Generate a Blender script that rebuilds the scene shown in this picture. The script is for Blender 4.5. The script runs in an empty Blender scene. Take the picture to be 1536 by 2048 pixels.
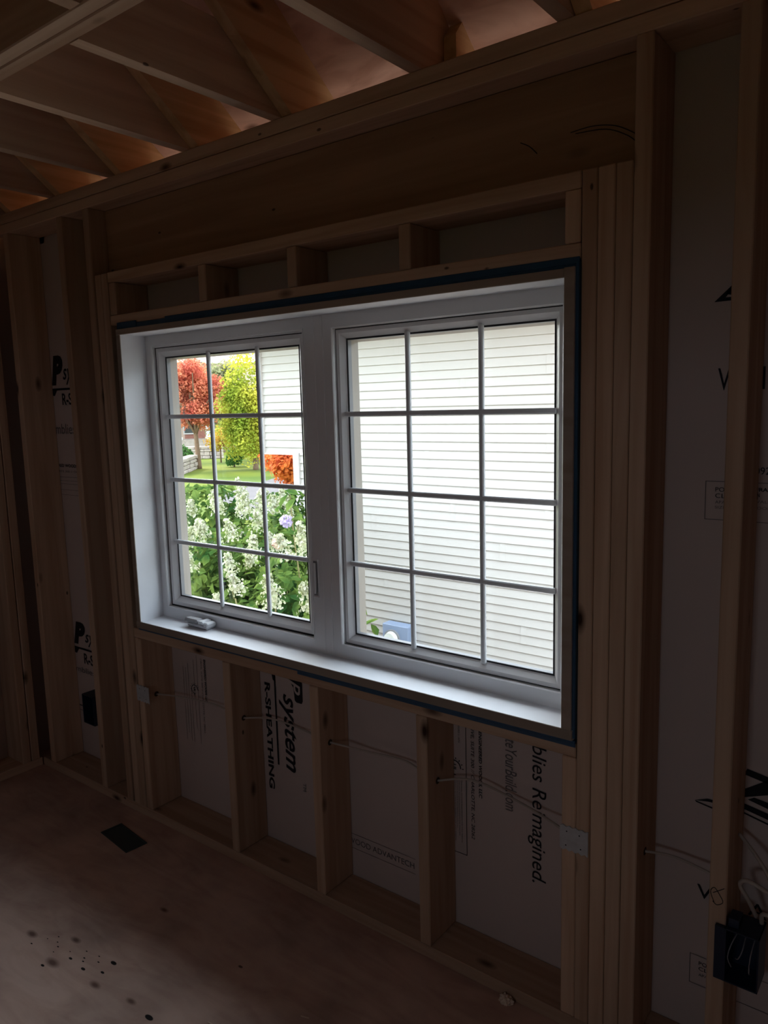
import bpy, bmesh, math, random
import numpy as np
from mathutils import Matrix, Vector, Euler

S = bpy.context.scene
COL = S.collection
random.seed(7)
RNG = np.random.default_rng(11)

# ------------------------------------------------------------------ camera
CAM = Vector((1.1826, -1.6549, 1.6014))
def rot(rx, ry, rz):
    return Matrix.Rotation(rz, 3, 'Z') @ Matrix.Rotation(ry, 3, 'Y') @ Matrix.Rotation(rx, 3, 'X')
cd = bpy.data.cameras.new('camera')
cam = bpy.data.objects.new('camera', cd)
COL.objects.link(cam)
m = rot(1.42938, 0.02616, 0.65227).to_4x4()
m.translation = CAM
cam.matrix_world = m
cd.sensor_fit = 'HORIZONTAL'
cd.sensor_width = 36.0
cd.lens = 36.0 * 1526.0 / 1536.0
cd.clip_start = 0.02
cd.clip_end = 400
S.camera = cam

# ------------------------------------------------------------------ view, sky, sun
S.view_settings.view_transform = 'Standard'
S.view_settings.look = 'None'
S.view_settings.gamma = 1.0
S.view_settings.use_curve_mapping = False
S.view_settings.exposure = 0.0
S.cycles.max_bounces = 14
S.cycles.diffuse_bounces = 8
S.cycles.transparent_max_bounces = 16
S.cycles.sample_clamp_indirect = 6.0

SUN_AZ = math.radians(170)      # angle of the direction towards the sun, from +x towards +y
SUN_EL = math.radians(36)
SKY = 0.22        # clear part of the sky
HAZE = 6.1        # bright white haze over it
SUN = 5.0
w = bpy.data.worlds.new('world')
S.world = w
w.use_nodes = True
nt = w.node_tree
sky = nt.nodes.new('ShaderNodeTexSky')
sky.sky_type = 'NISHITA'
sky.sun_disc = False
sky.sun_elevation = SUN_EL
sky.sun_rotation = math.pi / 2 - SUN_AZ
sky.dust_density = 4.0
sky.air_density = 1.3
sky.ozone_density = 1.0
nt.nodes['Background'].inputs[1].default_value = SKY
nt.links.new(sky.outputs[0], nt.nodes['Background'].inputs[0])
hz = nt.nodes.new('ShaderNodeBackground'); hz.inputs[0].default_value = (0.82, 0.91, 1.0, 1); hz.inputs[1].default_value = HAZE
ad = nt.nodes.new('ShaderNodeAddShader')
nt.links.new(nt.nodes['Background'].outputs[0], ad.inputs[0]); nt.links.new(hz.outputs[0], ad.inputs[1])
nt.links.new(ad.outputs[0], nt.nodes['World Output'].inputs[0])
def portal(name, loc, sx, sy, rx):
    pd = bpy.data.lights.new(name, 'AREA'); pd.shape = 'RECTANGLE'; pd.size = sx; pd.size_y = sy; pd.cycles.is_portal = True
    po = bpy.data.objects.new(name, pd); COL.objects.link(po); po.location = loc; po.rotation_euler = (rx, 0, 0)
portal('sky_portal_front', (-0.40, 0.20, 1.34), 1.7, 1.06, -math.pi / 2)
portal('sky_portal_back', (0.70, -3.95, 1.65), 0.6, 0.5, math.pi / 2)
sd = bpy.data.lights.new('sun', 'SUN')
sd.energy = SUN
sd.color = (1.0, 0.93, 0.80)
sd.angle = math.radians(0.6)
so = bpy.data.objects.new('sun', sd)
COL.objects.link(so)
sv = Vector((math.cos(SUN_EL) * math.cos(SUN_AZ), math.cos(SUN_EL) * math.sin(SUN_AZ), math.sin(SUN_EL)))
so.rotation_euler = sv.to_track_quat('Z', 'Y').to_euler()
so.location = (-6, 6, 12)

# ------------------------------------------------------------------ materials
def mat(name, rgb, rough=0.6, spec=0.4, metal=0.0, bump=0.0, bscale=60, var=0.0, vscale=3.0, sub=0.0):
    M = bpy.data.materials.new(name)
    M.use_nodes = True
    n = M.node_tree.nodes; l = M.node_tree.links
    b = n['Principled BSDF']
    b.inputs['Base Color'].default_value = (*rgb, 1)
    b.inputs['Roughness'].default_value = rough
    b.inputs['Specular IOR Level'].default_value = spec
    b.inputs['Metallic'].default_value = metal
    tc = n.new('ShaderNodeTexCoord')
    if var > 0:
        nz = n.new('ShaderNodeTexNoise'); nz.inputs['Scale'].default_value = vscale; nz.inputs['Detail'].default_value = 5
        mx = n.new('ShaderNodeMix'); mx.data_type = 'RGBA'
        mx.inputs[6].default_value = (*[c * (1 - var) for c in rgb], 1)
        mx.inputs[7].default_value = (*[min(1, c * (1 + var)) for c in rgb], 1)
        l.new(tc.outputs['Object'], nz.inputs['Vector'])
        l.new(nz.outputs['Fac'], mx.inputs[0]); l.new(mx.outputs[2], b.inputs['Base Color'])
    if bump > 0:
        nb = n.new('ShaderNodeTexNoise'); nb.inputs['Scale'].default_value = bscale
        bp = n.new('ShaderNodeBump'); bp.inputs['Strength'].default_value = bump; bp.inputs['Distance'].default_value = 0.002
        l.new(tc.outputs['Object'], nb.inputs['Vector']); l.new(nb.outputs['Fac'], bp.inputs['Height']); l.new(bp.outputs[0], b.inputs['Normal'])
    return M

def wood(name, axis, base=(0.60, 0.43, 0.31), dark=(0.46, 0.30, 0.20), knots=1.0, var=0.20, ply=False):
    M = bpy.data.materials.new(name)
    M.use_nodes = True
    n = M.node_tree.nodes; l = M.node_tree.links
    b = n['Principled BSDF']; b.inputs['Roughness'].default_value = 0.75; b.inputs['Specular IOR Level'].default_value = 0.2
    tc = n.new('ShaderNodeTexCoord'); oi = n.new('ShaderNodeObjectInfo')
    mul = n.new('ShaderNodeMath'); mul.operation = 'MULTIPLY'; mul.inputs[1].default_value = 37.0
    l.new(oi.outputs['Random'], mul.inputs[0])
    add = n.new('ShaderNodeVectorMath'); add.operation = 'ADD'
    l.new(tc.outputs['Object'], add.inputs[0]); l.new(mul.outputs[0], add.inputs[1])
    def mapped(s_long, s_cross):
        mp = n.new('ShaderNodeMapping')
        sc = [s_cross] * 3; sc[axis] = s_long
        mp.inputs['Scale'].default_value = sc
        l.new(add.outputs[0], mp.inputs['Vector'])
        return mp
    g = n.new('ShaderNodeTexNoise'); g.inputs['Scale'].default_value = 1.0; g.inputs['Detail'].default_value = 6; g.inputs['Distortion'].default_value = 0.6 if not ply else 2.5
    l.new(mapped(1.2 if not ply else 3.0, 26 if not ply else 11).outputs[0], g.inputs['Vector'])
    cr = n.new('ShaderNodeValToRGB')
    cr.color_ramp.elements[0].position = 0.32; cr.color_ramp.elements[0].color = (*dark, 1)
    cr.color_ramp.elements[1].position = 0.62; cr.color_ramp.elements[1].color = (*base, 1)
    l.new(g.outputs['Fac'], cr.inputs[0])
    # knots
    v = n.new('ShaderNodeTexVoronoi'); v.feature = 'F1'; v.inputs['Scale'].default_value = 1.0
    l.new(mapped(3.2, 7.5).outputs[0], v.inputs['Vector'])
    kr = n.new('ShaderNodeValToRGB')
    kr.color_ramp.elements[0].position = 0.035; kr.color_ramp.elements[0].color = (0.07, 0.035, 0.02, 1)
    kr.color_ramp.elements[1].position = 0.13; kr.color_ramp.elements[1].color = (1, 1, 1, 1)
    l.new(v.outputs['Distance'], kr.inputs[0])
    mk = n.new('ShaderNodeMix'); mk.data_type = 'RGBA'; mk.blend_type = 'MULTIPLY'; mk.inputs[0].default_value = knots
    l.new(cr.outputs[0], mk.inputs[6]); l.new(kr.outputs[0], mk.inputs[7])
    # nail heads and small marks
    v2 = n.new('ShaderNodeTexVoronoi'); v2.inputs['Scale'].default_value = 1.0
    l.new(mapped(4.5, 9.0).outputs[0], v2.inputs['Vector'])
    k2 = n.new('ShaderNodeValToRGB')
    k2.color_ramp.elements[0].position = 0.03; k2.color_ramp.elements[0].color = (0.04, 0.03, 0.03, 1)
    k2.color_ramp.elements[1].position = 0.045; k2.color_ramp.elements[1].color = (1, 1, 1, 1)
    l.new(v2.outputs['Distance'], k2.inputs[0])
    m2 = n.new('ShaderNodeMix'); m2.data_type = 'RGBA'; m2.blend_type = 'MULTIPLY'; m2.inputs[0].default_value = 0.8
    l.new(mk.outputs[2], m2.inputs[6]); l.new(k2.outputs[0], m2.inputs[7])
    # board to board variation
    hv = n.new('ShaderNodeHueSaturation')
    mr = n.new('ShaderNodeMapRange'); mr.inputs[3].default_value = 1 - var; mr.inputs[4].default_value = 1 + var
    l.new(oi.outputs['Random'], mr.inputs[0]); l.new(mr.outputs[0], hv.inputs['Value']); l.new(m2.outputs[2], hv.inputs['Color'])
    l.new(hv.outputs[0], b.inputs['Base Color'])
    bp = n.new('ShaderNodeBump'); bp.inputs['Strength'].default_value = 0.25; bp.inputs['Distance'].default_value = 0.002
    l.new(g.outputs['Fac'], bp.inputs['Height']); l.new(bp.outputs[0], b.inputs['Normal'])
    return M

def leafmat(name, c1, c2, scale=9.0, trans=0.35):
    M = bpy.data.materials.new(name)
    M.use_nodes = True
    n = M.node_tree.nodes; l = M.node_tree.links
    out = n['Material Output']; n.remove(n['Principled BSDF'])
    geo = n.new('ShaderNodeNewGeometry')
    nz = n.new('ShaderNodeTexNoise'); nz.inputs['Scale'].default_value = scale; nz.inputs['Detail'].default_value = 2
    l.new(geo.outputs['Position'], nz.inputs['Vector'])
    cr = n.new('ShaderNodeValToRGB')
    cr.color_ramp.elements[0].position = 0.35; cr.color_ramp.elements[0].color = (*c1, 1)
    cr.color_ramp.elements[1].position = 0.65; cr.color_ramp.elements[1].color = (*c2, 1)
    l.new(nz.outputs['Fac'], cr.inputs[0])
    d = n.new('ShaderNodeBsdfDiffuse'); t = n.new('ShaderNodeBsdfTranslucent')
    mx = n.new('ShaderNodeMixShader'); mx.inputs[0].default_value = trans
    l.new(cr.outputs[0], d.inputs[0]); l.new(cr.outputs[0], t.inputs[0])
    l.new(d.outputs[0], mx.inputs[1]); l.new(t.outputs[0], mx.inputs[2])
    l.new(mx.outputs[0], out.inputs[0])
    return M

M = {}
M['wx'] = wood('pine_along_x', 0); M['wy'] = wood('pine_along_y', 1); M['wz'] = wood('pine_along_z', 2)
M['hdr'] = wood('header_lumber', 0, base=(0.52, 0.33, 0.21), dark=(0.42, 0.25, 0.15), knots=0.5)
M['rafter'] = wood('rafter_lumber', 1, base=(0.70, 0.47, 0.26), dark=(0.52, 0.31, 0.15), knots=0.9)
M['joist'] = wood('joist_lumber', 1, base=(0.62, 0.44, 0.31), dark=(0.48, 0.31, 0.21), knots=0.7)
M['deck'] = wood('plywood_roof_deck', 0, base=(0.74, 0.50, 0.40), dark=(0.56, 0.33, 0.25), knots=0.7, ply=True)
M['board'] = mat('sheathing_face', (0.58, 0.49, 0.46), 0.7, 0.2, var=0.06, vscale=2.0)
M['ink'] = mat('black_print_ink', (0.015, 0.015, 0.02), 0.6, 0.2)
M['inkgrey'] = mat('thin_grey_print_ink', (0.16, 0.14, 0.14), 0.6, 0.2)
M['white'] = mat('white_vinyl', (0.78, 0.78, 0.80), 0.35, 0.4)
M['jamb'] = mat('primed_jamb_board', (0.78, 0.79, 0.83), 0.5, 0.3, bump=0.15, bscale=90, var=0.05, vscale=12)
M['jambedge'] = wood('jamb_board_edge', 0, base=(0.36, 0.30, 0.25), dark=(0.30, 0.24, 0.19), knots=0.4)
M['gasket_gap'] = mat('dark_gasket_and_gap', (0.03, 0.03, 0.035), 0.6)
M['spacer'] = mat('grey_spacer', (0.22, 0.22, 0.23), 0.4)
M['beige'] = mat('beige_exterior_trim', (0.36, 0.32, 0.28), 0.5)
M['muntin'] = mat('grey_white_grille', (0.70, 0.72, 0.75), 0.35)
M['blue'] = mat('blue_flashing_tape', (0.02, 0.075, 0.15), 0.35, bump=0.4, bscale=40, var=0.3, vscale=20)
M['crank'] = mat('crank_housing_plastic', (0.62, 0.63, 0.66), 0.35)
M['crankgrey'] = mat('crank_handle_grey', (0.25, 0.24, 0.25), 0.45)
M['steel'] = mat('galvanised_steel', (0.50, 0.53, 0.56), 0.4, 0.5, metal=0.35, var=0.2, vscale=60)
M['ebox'] = mat('dark_blue_plastic_box', (0.012, 0.022, 0.05), 0.4)
M['cable'] = mat('off_white_cable_sheath', (0.46, 0.40, 0.35), 0.5)
M['copper'] = mat('grey_wire_ends', (0.30, 0.28, 0.30), 0.4)
M['duct'] = mat('dark_floor_register_metal', (0.05, 0.075, 0.08), 0.5, metal=0.3)
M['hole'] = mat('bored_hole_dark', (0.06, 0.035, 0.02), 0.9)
M['pencil'] = mat('marker_scribble', (0.02, 0.015, 0.015), 0.7)
M['shaving'] = mat('pale_foam_scrap', (0.75, 0.62, 0.50), 0.8, bump=0.6, bscale=120)
M['siding'] = mat('cream_vinyl_siding', (0.415, 0.395, 0.37), 0.6, 0.2, var=0.02, vscale=8)
M['trimw'] = mat('white_exterior_trim', (0.52, 0.50, 0.48), 0.5)
M['roofsh'] = mat('grey_shingles', (0.16, 0.15, 0.15), 0.9, var=0.3, vscale=14)
M['meter'] = mat('pale_blue_grey_meter_paint', (0.22, 0.28, 0.40), 0.45)
M['meterg'] = mat('meter_dial', (0.70, 0.74, 0.70), 0.15, 0.6)
M['asphalt'] = mat('grey_driveway', (0.070, 0.062, 0.068), 0.9, var=0.25, vscale=1.5)
M['stonew'] = mat('pale_field_stone', (0.34, 0.28, 0.24), 0.9, var=0.5, vscale=6, bump=0.6, bscale=8)
M['farwall'] = mat('peach_stucco_wall', (0.50, 0.37, 0.29), 0.8, var=0.05)
M['farbrick'] = mat('red_brown_brick', (0.26, 0.11, 0.08), 0.9, var=0.3, vscale=8)
M['farroof'] = mat('pale_brown_roof', (0.36, 0.28, 0.25), 0.9)
M['darkpane'] = mat('dark_window_pane', (0.05, 0.06, 0.06), 0.2)
M['bark'] = mat('brown_bark', (0.16, 0.10, 0.06), 0.9, var=0.4, vscale=12, bump=0.6, bscale=20)
M['stem'] = mat('green_brown_stem', (0.22, 0.20, 0.08), 0.8)
M['hyd_leaf'] = leafmat('hydrangea_leaf', (0.030, 0.085, 0.022), (0.15, 0.22, 0.05), 5.0)
M['petal'] = leafmat('creamy_white_petal', (0.34, 0.38, 0.20), (0.60, 0.60, 0.50), 26, 0.3)
M['petal_p'] = leafmat('pale_lilac_petal', (0.45, 0.36, 0.62), (0.62, 0.55, 0.75), 20, 0.3)
M['petal_k'] = leafmat('pale_pink_petal', (0.75, 0.50, 0.42), (0.80, 0.66, 0.58), 20, 0.3)
M['maple'] = leafmat('red_maple_leaf', (0.46, 0.10, 0.07), (0.70, 0.28, 0.15), 1.1)
M['maple2'] = leafmat('orange_maple_leaf', (0.42, 0.07, 0.03), (0.75, 0.24, 0.06), 3.0)
M['green_t'] = leafmat('yellow_green_leaf', (0.19, 0.25, 0.03), (0.55, 0.50, 0.07), 0.9)
M['olive_t'] = leafmat('olive_leaf', (0.19, 0.21, 0.10), (0.36, 0.34, 0.18), 0.8)
M['yel_t'] = leafmat('golden_leaf', (0.45, 0.22, 0.04), (0.46, 0.40, 0.06), 2.5)
M['dark_t'] = leafmat('dark_green_leaf', (0.035, 0.10, 0.03), (0.10, 0.22, 0.05), 2.5)

def glass_mat():
    G = bpy.data.materials.new('window_glass'); G.use_nodes = True
    n = G.node_tree.nodes; l = G.node_tree.links
    n.remove(n['Principled BSDF'])
    t = n.new('ShaderNodeBsdfTransparent'); t.inputs[0].default_value = (0.965, 0.985, 0.98, 1)
    g = n.new('ShaderNodeBsdfGlossy'); g.inputs['Roughness'].default_value = 0.0
    lw = n.new('ShaderNodeLayerWeight'); lw.inputs[0].default_value = 0.5
    pw = n.new('ShaderNodeMath'); pw.operation = 'POWER'; pw.inputs[1].default_value = 4.5
    f = n.new('ShaderNodeMath'); f.operation = 'MULTIPLY_ADD'; f.inputs[1].default_value = 0.9; f.inputs[2].default_value = 0.03
    l.new(lw.outputs['Facing'], pw.inputs[0]); l.new(pw.outputs[0], f.inputs[0])
    mx = n.new('ShaderNodeMixShader')
    l.new(f.outputs[0], mx.inputs[0]); l.new(t.outputs[0], mx.inputs[1]); l.new(g.outputs[0], mx.inputs[2])
    l.new(mx.outputs[0], n['Material Output'].inputs[0])
    return G
M['glass'] = glass_mat()

def floor_mat():
    F = wood('subfloor_plywood', 0, base=(0.64, 0.45, 0.37), dark=(0.54, 0.36, 0.29), knots=0.0, var=0.0, ply=True)
    n = F.node_tree.nodes; l = F.node_tree.links
    b = n['Principled BSDF']
    src = b.inputs['Base Color'].links[0].from_socket
    tc = n.new('ShaderNodeTexCoord')
    dirt = n.new('ShaderNodeTexNoise'); dirt.inputs['Scale'].default_value = 3.5; dirt.inputs['Detail'].default_value = 8
    l.new(tc.outputs['Object'], dirt.inputs['Vector'])
    dr = n.new('ShaderNodeValToRGB'); dr.color_ramp.elements[0].position = 0.35; dr.color_ramp.elements[0].color = (0.70, 0.70, 0.72, 1)
    dr.color_ramp.elements[1].position = 0.6; dr.color_ramp.elements[1].color = (1, 1, 1, 1)
    l.new(dirt.outputs['Fac'], dr.inputs[0])
    mx = n.new('ShaderNodeMix'); mx.data_type = 'RGBA'; mx.blend_type = 'MULTIPLY'; mx.inputs[0].default_value = 1
    l.new(src, mx.inputs[6]); l.new(dr.outputs[0], mx.inputs[7])
    last = mx.outputs[2]
    # oval knots and ink-dark drops lying on the plywood, each with its own place
    spots = [(-1.03, -0.627, 0.018, 0), (-0.86, -0.656, 0.022, 0), (-0.892, -0.562, 0.016, 0), (-0.677, -0.632, 0.016, 0),
             (-0.541, -0.608, 0.014, 0), (-0.453, -0.613, 0.010, 1), (-0.71, -0.551, 0.008, 1), (-0.832, -0.615, 0.005, 1),
             (-0.762, -0.617, 0.006, 1), (-0.787, -0.316, 0.014, 0), (-0.703, -0.592, 0.005, 1), (-0.873, -0.679, 0.005, 1),
             (-0.80, -0.59, 0.003, 1), (-0.79, -0.60, 0.003, 1), (-0.82, -0.57, 0.0025, 1), (-0.93, -0.60, 0.0025, 1), (-0.95, -0.585, 0.0025, 1),
             (-0.91, -0.61, 0.003, 1), (-0.90, -0.63, 0.002, 1), (-0.86, -0.60, 0.002, 1), (-0.75, -0.575, 0.003, 1), (-0.77, -0.56, 0.0025, 1), (-0.99, -0.65, 0.003, 1), (-0.97, -0.61, 0.002, 1)]
    for x, y, r, k in spots:
        d = n.new('ShaderNodeVectorMath'); d.operation = 'SUBTRACT'; d.inputs[1].default_value = (x, y, 0)
        l.new(tc.outputs['Object'], d.inputs[0])
        s = n.new('ShaderNodeVectorMath'); s.operation = 'MULTIPLY'; s.inputs[1].default_value = (0.6, 1.3, 0)
        l.new(d.outputs[0], s.inputs[0])
        ln = n.new('ShaderNodeVectorMath'); ln.operation = 'LENGTH'; l.new(s.outputs[0], ln.inputs[0])
        mr = n.new('ShaderNodeMapRange'); mr.inputs[1].default_value = r * (0.3 if k == 0 else 0.8); mr.inputs[2].default_value = r
        mr.inputs[3].default_value = 1; mr.inputs[4].default_value = 0
        l.new(ln.outputs['Value'], mr.inputs[0])
        mm = n.new('ShaderNodeMix'); mm.data_type = 'RGBA'; mm.inputs[7].default_value = (0.17, 0.10, 0.08, 1) if k == 0 else (0.012, 0.01, 0.01, 1)
        l.new(mr.outputs[0], mm.inputs[0]); l.new(last, mm.inputs[6]); last = mm.outputs[2]
    l.new(last, b.inputs['Base Color'])
    return F
M['floor'] = floor_mat()

def lawn_mat():
    F = mat('lawn_painted_sun', (0.20, 0.34, 0.04), 0.9, 0.1)
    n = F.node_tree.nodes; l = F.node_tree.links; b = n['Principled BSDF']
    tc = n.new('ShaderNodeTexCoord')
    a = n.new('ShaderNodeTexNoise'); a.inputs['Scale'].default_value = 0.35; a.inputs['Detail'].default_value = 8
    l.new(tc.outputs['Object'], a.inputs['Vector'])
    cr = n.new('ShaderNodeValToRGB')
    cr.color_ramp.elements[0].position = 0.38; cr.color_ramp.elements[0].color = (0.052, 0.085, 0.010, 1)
    cr.color_ramp.elements[1].position = 0.62; cr.color_ramp.elements[1].color = (0.125, 0.145, 0.016, 1)  # yellow end paints sun patches into the grass, green end the shaded parts
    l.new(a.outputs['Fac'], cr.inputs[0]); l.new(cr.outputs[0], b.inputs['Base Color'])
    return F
M['lawn'] = lawn_mat()

# ------------------------------------------------------------------ mesh helpers
def link(name, me, material=None, parent=None):
    o = bpy.data.objects.new(name, me); COL.objects.link(o)
    if material is not None and me is not None:
        for mm in (material if isinstance(material, (list, tuple)) else [material]):
            me.materials.append(mm)
    if parent is not None: o.parent = parent
    return o
def tag(o, label=None, cat=None, group=None, kind=None):
    if label: o['label'] = label
    if cat: o['category'] = cat
    if group: o['group'] = group
    if kind: o['kind'] = kind
    return o
def empty(name, loc=(0, 0, 0), rz=0.0):
    o = bpy.data.objects.new(name, None); COL.objects.link(o); o.empty_display_size = 0.05
    o.location = loc; o.rotation_euler = (0, 0, rz); return o
def bmbox(bm, x0, x1, y0, y1, z0, z1, bev=0.0, mi=0):
    vs = [bm.verts.new((x, y, z)) for x in (x0, x1) for y in (y0, y1) for z in (z0, z1)]
    fs = []
    for idx in ((0, 1, 3, 2), (4, 6, 7, 5), (0, 4, 5, 1), (2, 3, 7, 6), (0, 2, 6, 4), (1, 5, 7, 3)):
        f = bm.faces.new([vs[i] for i in idx]); f.material_index = mi; fs.append(f)
    if bev > 0:
        es = list({e for f in fs for e in f.edges})
        bmesh.ops.bevel(bm, geom=es, offset=bev, segments=1, affect='EDGES')
def bmprism(bm, poly, axis, a0, a1, mi=0):
    # poly: list of 2D pts in the two remaining axes (in xyz order); extruded along axis
    def P(u, v, a):
        if axis == 0: return (a, u, v)
        if axis == 1: return (u, a, v)
        return (u, v, a)
    A = [bm.verts.new(P(u, v, a0)) for u, v in poly]; B = [bm.verts.new(P(u, v, a1)) for u, v in poly]
    n = len(poly)
    fs = [bm.faces.new(A), bm.faces.new(B[::-1])]
    for i in range(n):
        fs.append(bm.faces.new((A[i], B[i], B[(i + 1) % n], A[(i + 1) % n])))
    for f in fs: f.material_index = mi
def done(bm, name, material, parent=None, smooth=False, center=None):
    bmesh.ops.recalc_face_normals(bm, faces=bm.faces)
    if center is not None:
        bmesh.ops.translate(bm, verts=bm.verts, vec=(-center[0], -center[1], -center[2]))
    me = bpy.data.meshes.new(name); bm.to_mesh(me); bm.free()
    if smooth:
        for p in me.polygons: p.use_smooth = True
    o = link(name, me, material, parent)
    if center is not None: o.location = center
    return o
def board(name, material, x0, x1, y0, y1, z0, z1, label=None, cat=None, group=None, parent=None, bev=0.0025, kind=None):
    bm = bmesh.new(); bmbox(bm, x0, x1, y0, y1, z0, z1, bev)
    o = done(bm, name, material, parent, center=((x0 + x1) / 2, (y0 + y1) / 2, z0) if parent is None else None)
    return tag(o, label, cat, group, kind)
def tube(name, pts, r, material, parent=None, seg=8, smooth_n=6):
    P = [Vector(p) for p in pts]
    if smooth_n > 1 and len(P) > 2:
        Q = []
        for i in range(len(P) - 1):
            p0 = P[max(i - 1, 0)]; p1 = P[i]; p2 = P[i + 1]; p3 = P[min(i + 2, len(P) - 1)]
            for k in range(smooth_n):
                t = k / smooth_n
                Q.append(0.5 * ((2 * p1) + (p2 - p0) * t + (2 * p0 - 5 * p1 + 4 * p2 - p3) * t * t + (3 * p1 - p0 - 3 * p2 + p3) * t ** 3))
        Q.append(P[-1]); P = Q
    bm = bmesh.new(); rings = []
    for i, p in enumerate(P):
        d = (P[min(i + 1, len(P) - 1)] - P[max(i - 1, 0)]).normalized()
        u = d.cross(Vector((0, 0, 1)))
        if u.length < 1e-3: u = d.cross(Vector((1, 0, 0)))
        u.normalize(); v = d.cross(u)
        rr = r[i] if isinstance(r, (list, tuple)) and len(r) == len(P) else (r if not isinstance(r, (list, tuple)) else r[0] + (r[1] - r[0]) * i / (len(P) - 1))
        rings.append([bm.verts.new(p + (u * math.cos(2 * math.pi * k / seg) + v * math.sin(2 * math.pi * k / seg)) * rr) for k in range(seg)])
    for a, b in zip(rings[:-1], rings[1:]):
        for k in range(seg):
            bm.faces.new((a[k], a[(k + 1) % seg], b[(k + 1) % seg], b[k]))
    bm.faces.new(rings[0][::-1]); bm.faces.new(rings[-1])
    return done(bm, name, material, parent, smooth=True)

def leaves(name, C, N, size, material, parent=None, ratio=0.6, fold=0.25, jitter=0.35):
    """One mesh of many small pointed leaves: C centres, N facing directions."""
    n = len(C); C = np.asarray(C, float); N = np.asarray(N, float)
    N = N + RNG.normal(0, 0.45, N.shape); N /= np.linalg.norm(N, axis=1)[:, None]
    T = np.cross(N, RNG.normal(0, 1, (n, 3))); T /= np.linalg.norm(T, axis=1)[:, None]
    B = np.cross(N, T)
    L = (size * (1 + RNG.uniform(-jitter, jitter, n)))[:, None]; W = L * ratio * 0.5
    v = np.empty((n, 6, 3))
    v[:, 0] = C - T * L * 0.5
    v[:, 1] = C - T * L * 0.08 + B * W + N * W * fold
    v[:, 2] = C + T * L * 0.5 - N * L * 0.12
    v[:, 3] = C - T * L * 0.08 - B * W + N * W * fold
    v[:, 4] = C + T * L * 0.25 + B * W * 0.7 + N * W * fold * .5
    v[:, 5] = C + T * L * 0.25 - B * W * 0.7 + N * W * fold * .5
    base = (np.arange(n) * 6)[:, None]
    f1 = base + np.array([[0, 2, 4, 1]]); f2 = base + np.array([[0, 3, 5, 2]])
    faces = np.concatenate([f1, f2]).tolist()
    me = bpy.data.meshes.new(name); me.from_pydata(v.reshape(-1, 3).tolist(), [], faces); me.update()
    return link(name, me, material, parent)
def blob(n, c, r, shell=0.55, lumps=9, lump_r=0.45):
    """points and outward normals in a lumpy crown around c with radii r"""
    c = np.array(c, float); r = np.array(r, float)
    d = RNG.normal(0, 1, (lumps, 3)); d /= np.linalg.norm(d, axis=1)[:, None]
    cc = d * RNG.uniform(0.35, 0.75, (lumps, 1))
    k = RNG.integers(0, lumps, n)
    q = RNG.normal(0, 1, (n, 3)); q /= np.linalg.norm(q, axis=1)[:, None]
    p = cc[k] + q * lump_r * RNG.uniform(shell, 1.0, (n, 1))
    nn = q + np.array([0, 0, 0.5])
    return c + p * r, nn / np.linalg.norm(nn, axis=1)[:, None]

def text(body, x, z, length, height, mode, material, parent, y=0.1385, shear=0.0, bold=0.0, name='printed_text'):
    cu = bpy.data.curves.new('t', 'FONT'); cu.body = body; cu.shear = shear; cu.offset = bold; cu.extrude = 0.0; cu.resolution_u = 3
    to = bpy.data.objects.new('t', cu); COL.objects.link(to)
    dg = bpy.context.evaluated_depsgraph_get()
    me = bpy.data.meshes.new_from_object(to.evaluated_get(dg))
    bpy.data.objects.remove(to); bpy.data.curves.remove(cu)
    co = np.array([v.co[:] for v in me.vertices]); mn = co.min(0); mx = co.max(0)
    sx = length / (mx[0] - mn[0]); sy = height / (mx[1] - mn[1])
    for v in me.vertices:
        u = (v.co.x - mn[0]) * sx; t = (v.co.y - mn[1]) * sy
        v.co = (x + t, y, z - u) if mode == 'down' else (x + u, y, z + t)
    me.materials.clear(); me.name = name
    return link(name, me, material, parent)
def rects(name, rs, material, parent, y=0.1385):
    bm = bmesh.new()
    for r in rs:
        if len(r) == 4 and not isinstance(r[0], tuple):
            x0, x1, z0, z1 = r; q = [(x0, z0), (x1, z0), (x1, z1), (x0, z1)]
        else: q = r
        bm.faces.new([bm.verts.new((a, y, b)) for a, b in q])
    return done(bm, name, material, parent)

# ------------------------------------------------------------------ room shell
T = 0.038; D = 0.14
board('floor', M['floor'], -2.3, 3.0, -3.9, 0.14, -0.02, 0.0, bev=0, kind='structure').location.z = -0.02
bpy.data.objects['floor'].location = (0, 0, 0)
_me = bpy.data.objects['floor'].data
for v in _me.vertices: v.co.x += 0.35; v.co.y += -1.88; v.co.z += -0.02
# front wall sheathing with the window opening cut out (four panels round it in one wall)
WX0, WX1, WZ0, WZ1 = -1.276, 0.470, 0.782, 1.890
bm = bmesh.new()
bmbox(bm, -2.3, WX0, D, 0.17, -0.02, 2.408); bmbox(bm, WX1, 3.0, D, 0.17, -0.02, 2.408)
bmbox(bm, WX0, WX1, D, 0.17, -0.02, WZ0); bmbox(bm, WX0, WX1, D, 0.17, WZ1, 2.408)
wall_front = tag(done(bm, 'wall_front', M['board']), kind='structure')
board('wall_left', M['board'], -2.27, -2.24, -3.9, 0.14, 0, 2.408, bev=0, kind='structure')
board('wall_right', M['board'], 3.0, 3.03, -3.9, 0.17, 0, 4.6, bev=0, kind='structure')
bm = bmesh.new()   # back wall with an unseen window added to brighten the room
for q in ((-2.3, 0.4, 0, 2.6), (1.0, 3.03, 0, 2.6), (0.4, 1.0, 0, 1.4), (0.4, 1.0, 1.9, 2.6)): bmbox(bm, q[0], q[1], -3.93, -3.9, q[2], q[3])
tag(done(bm, 'wall_back', M['board']), kind='structure')
bm = bmesh.new()
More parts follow.
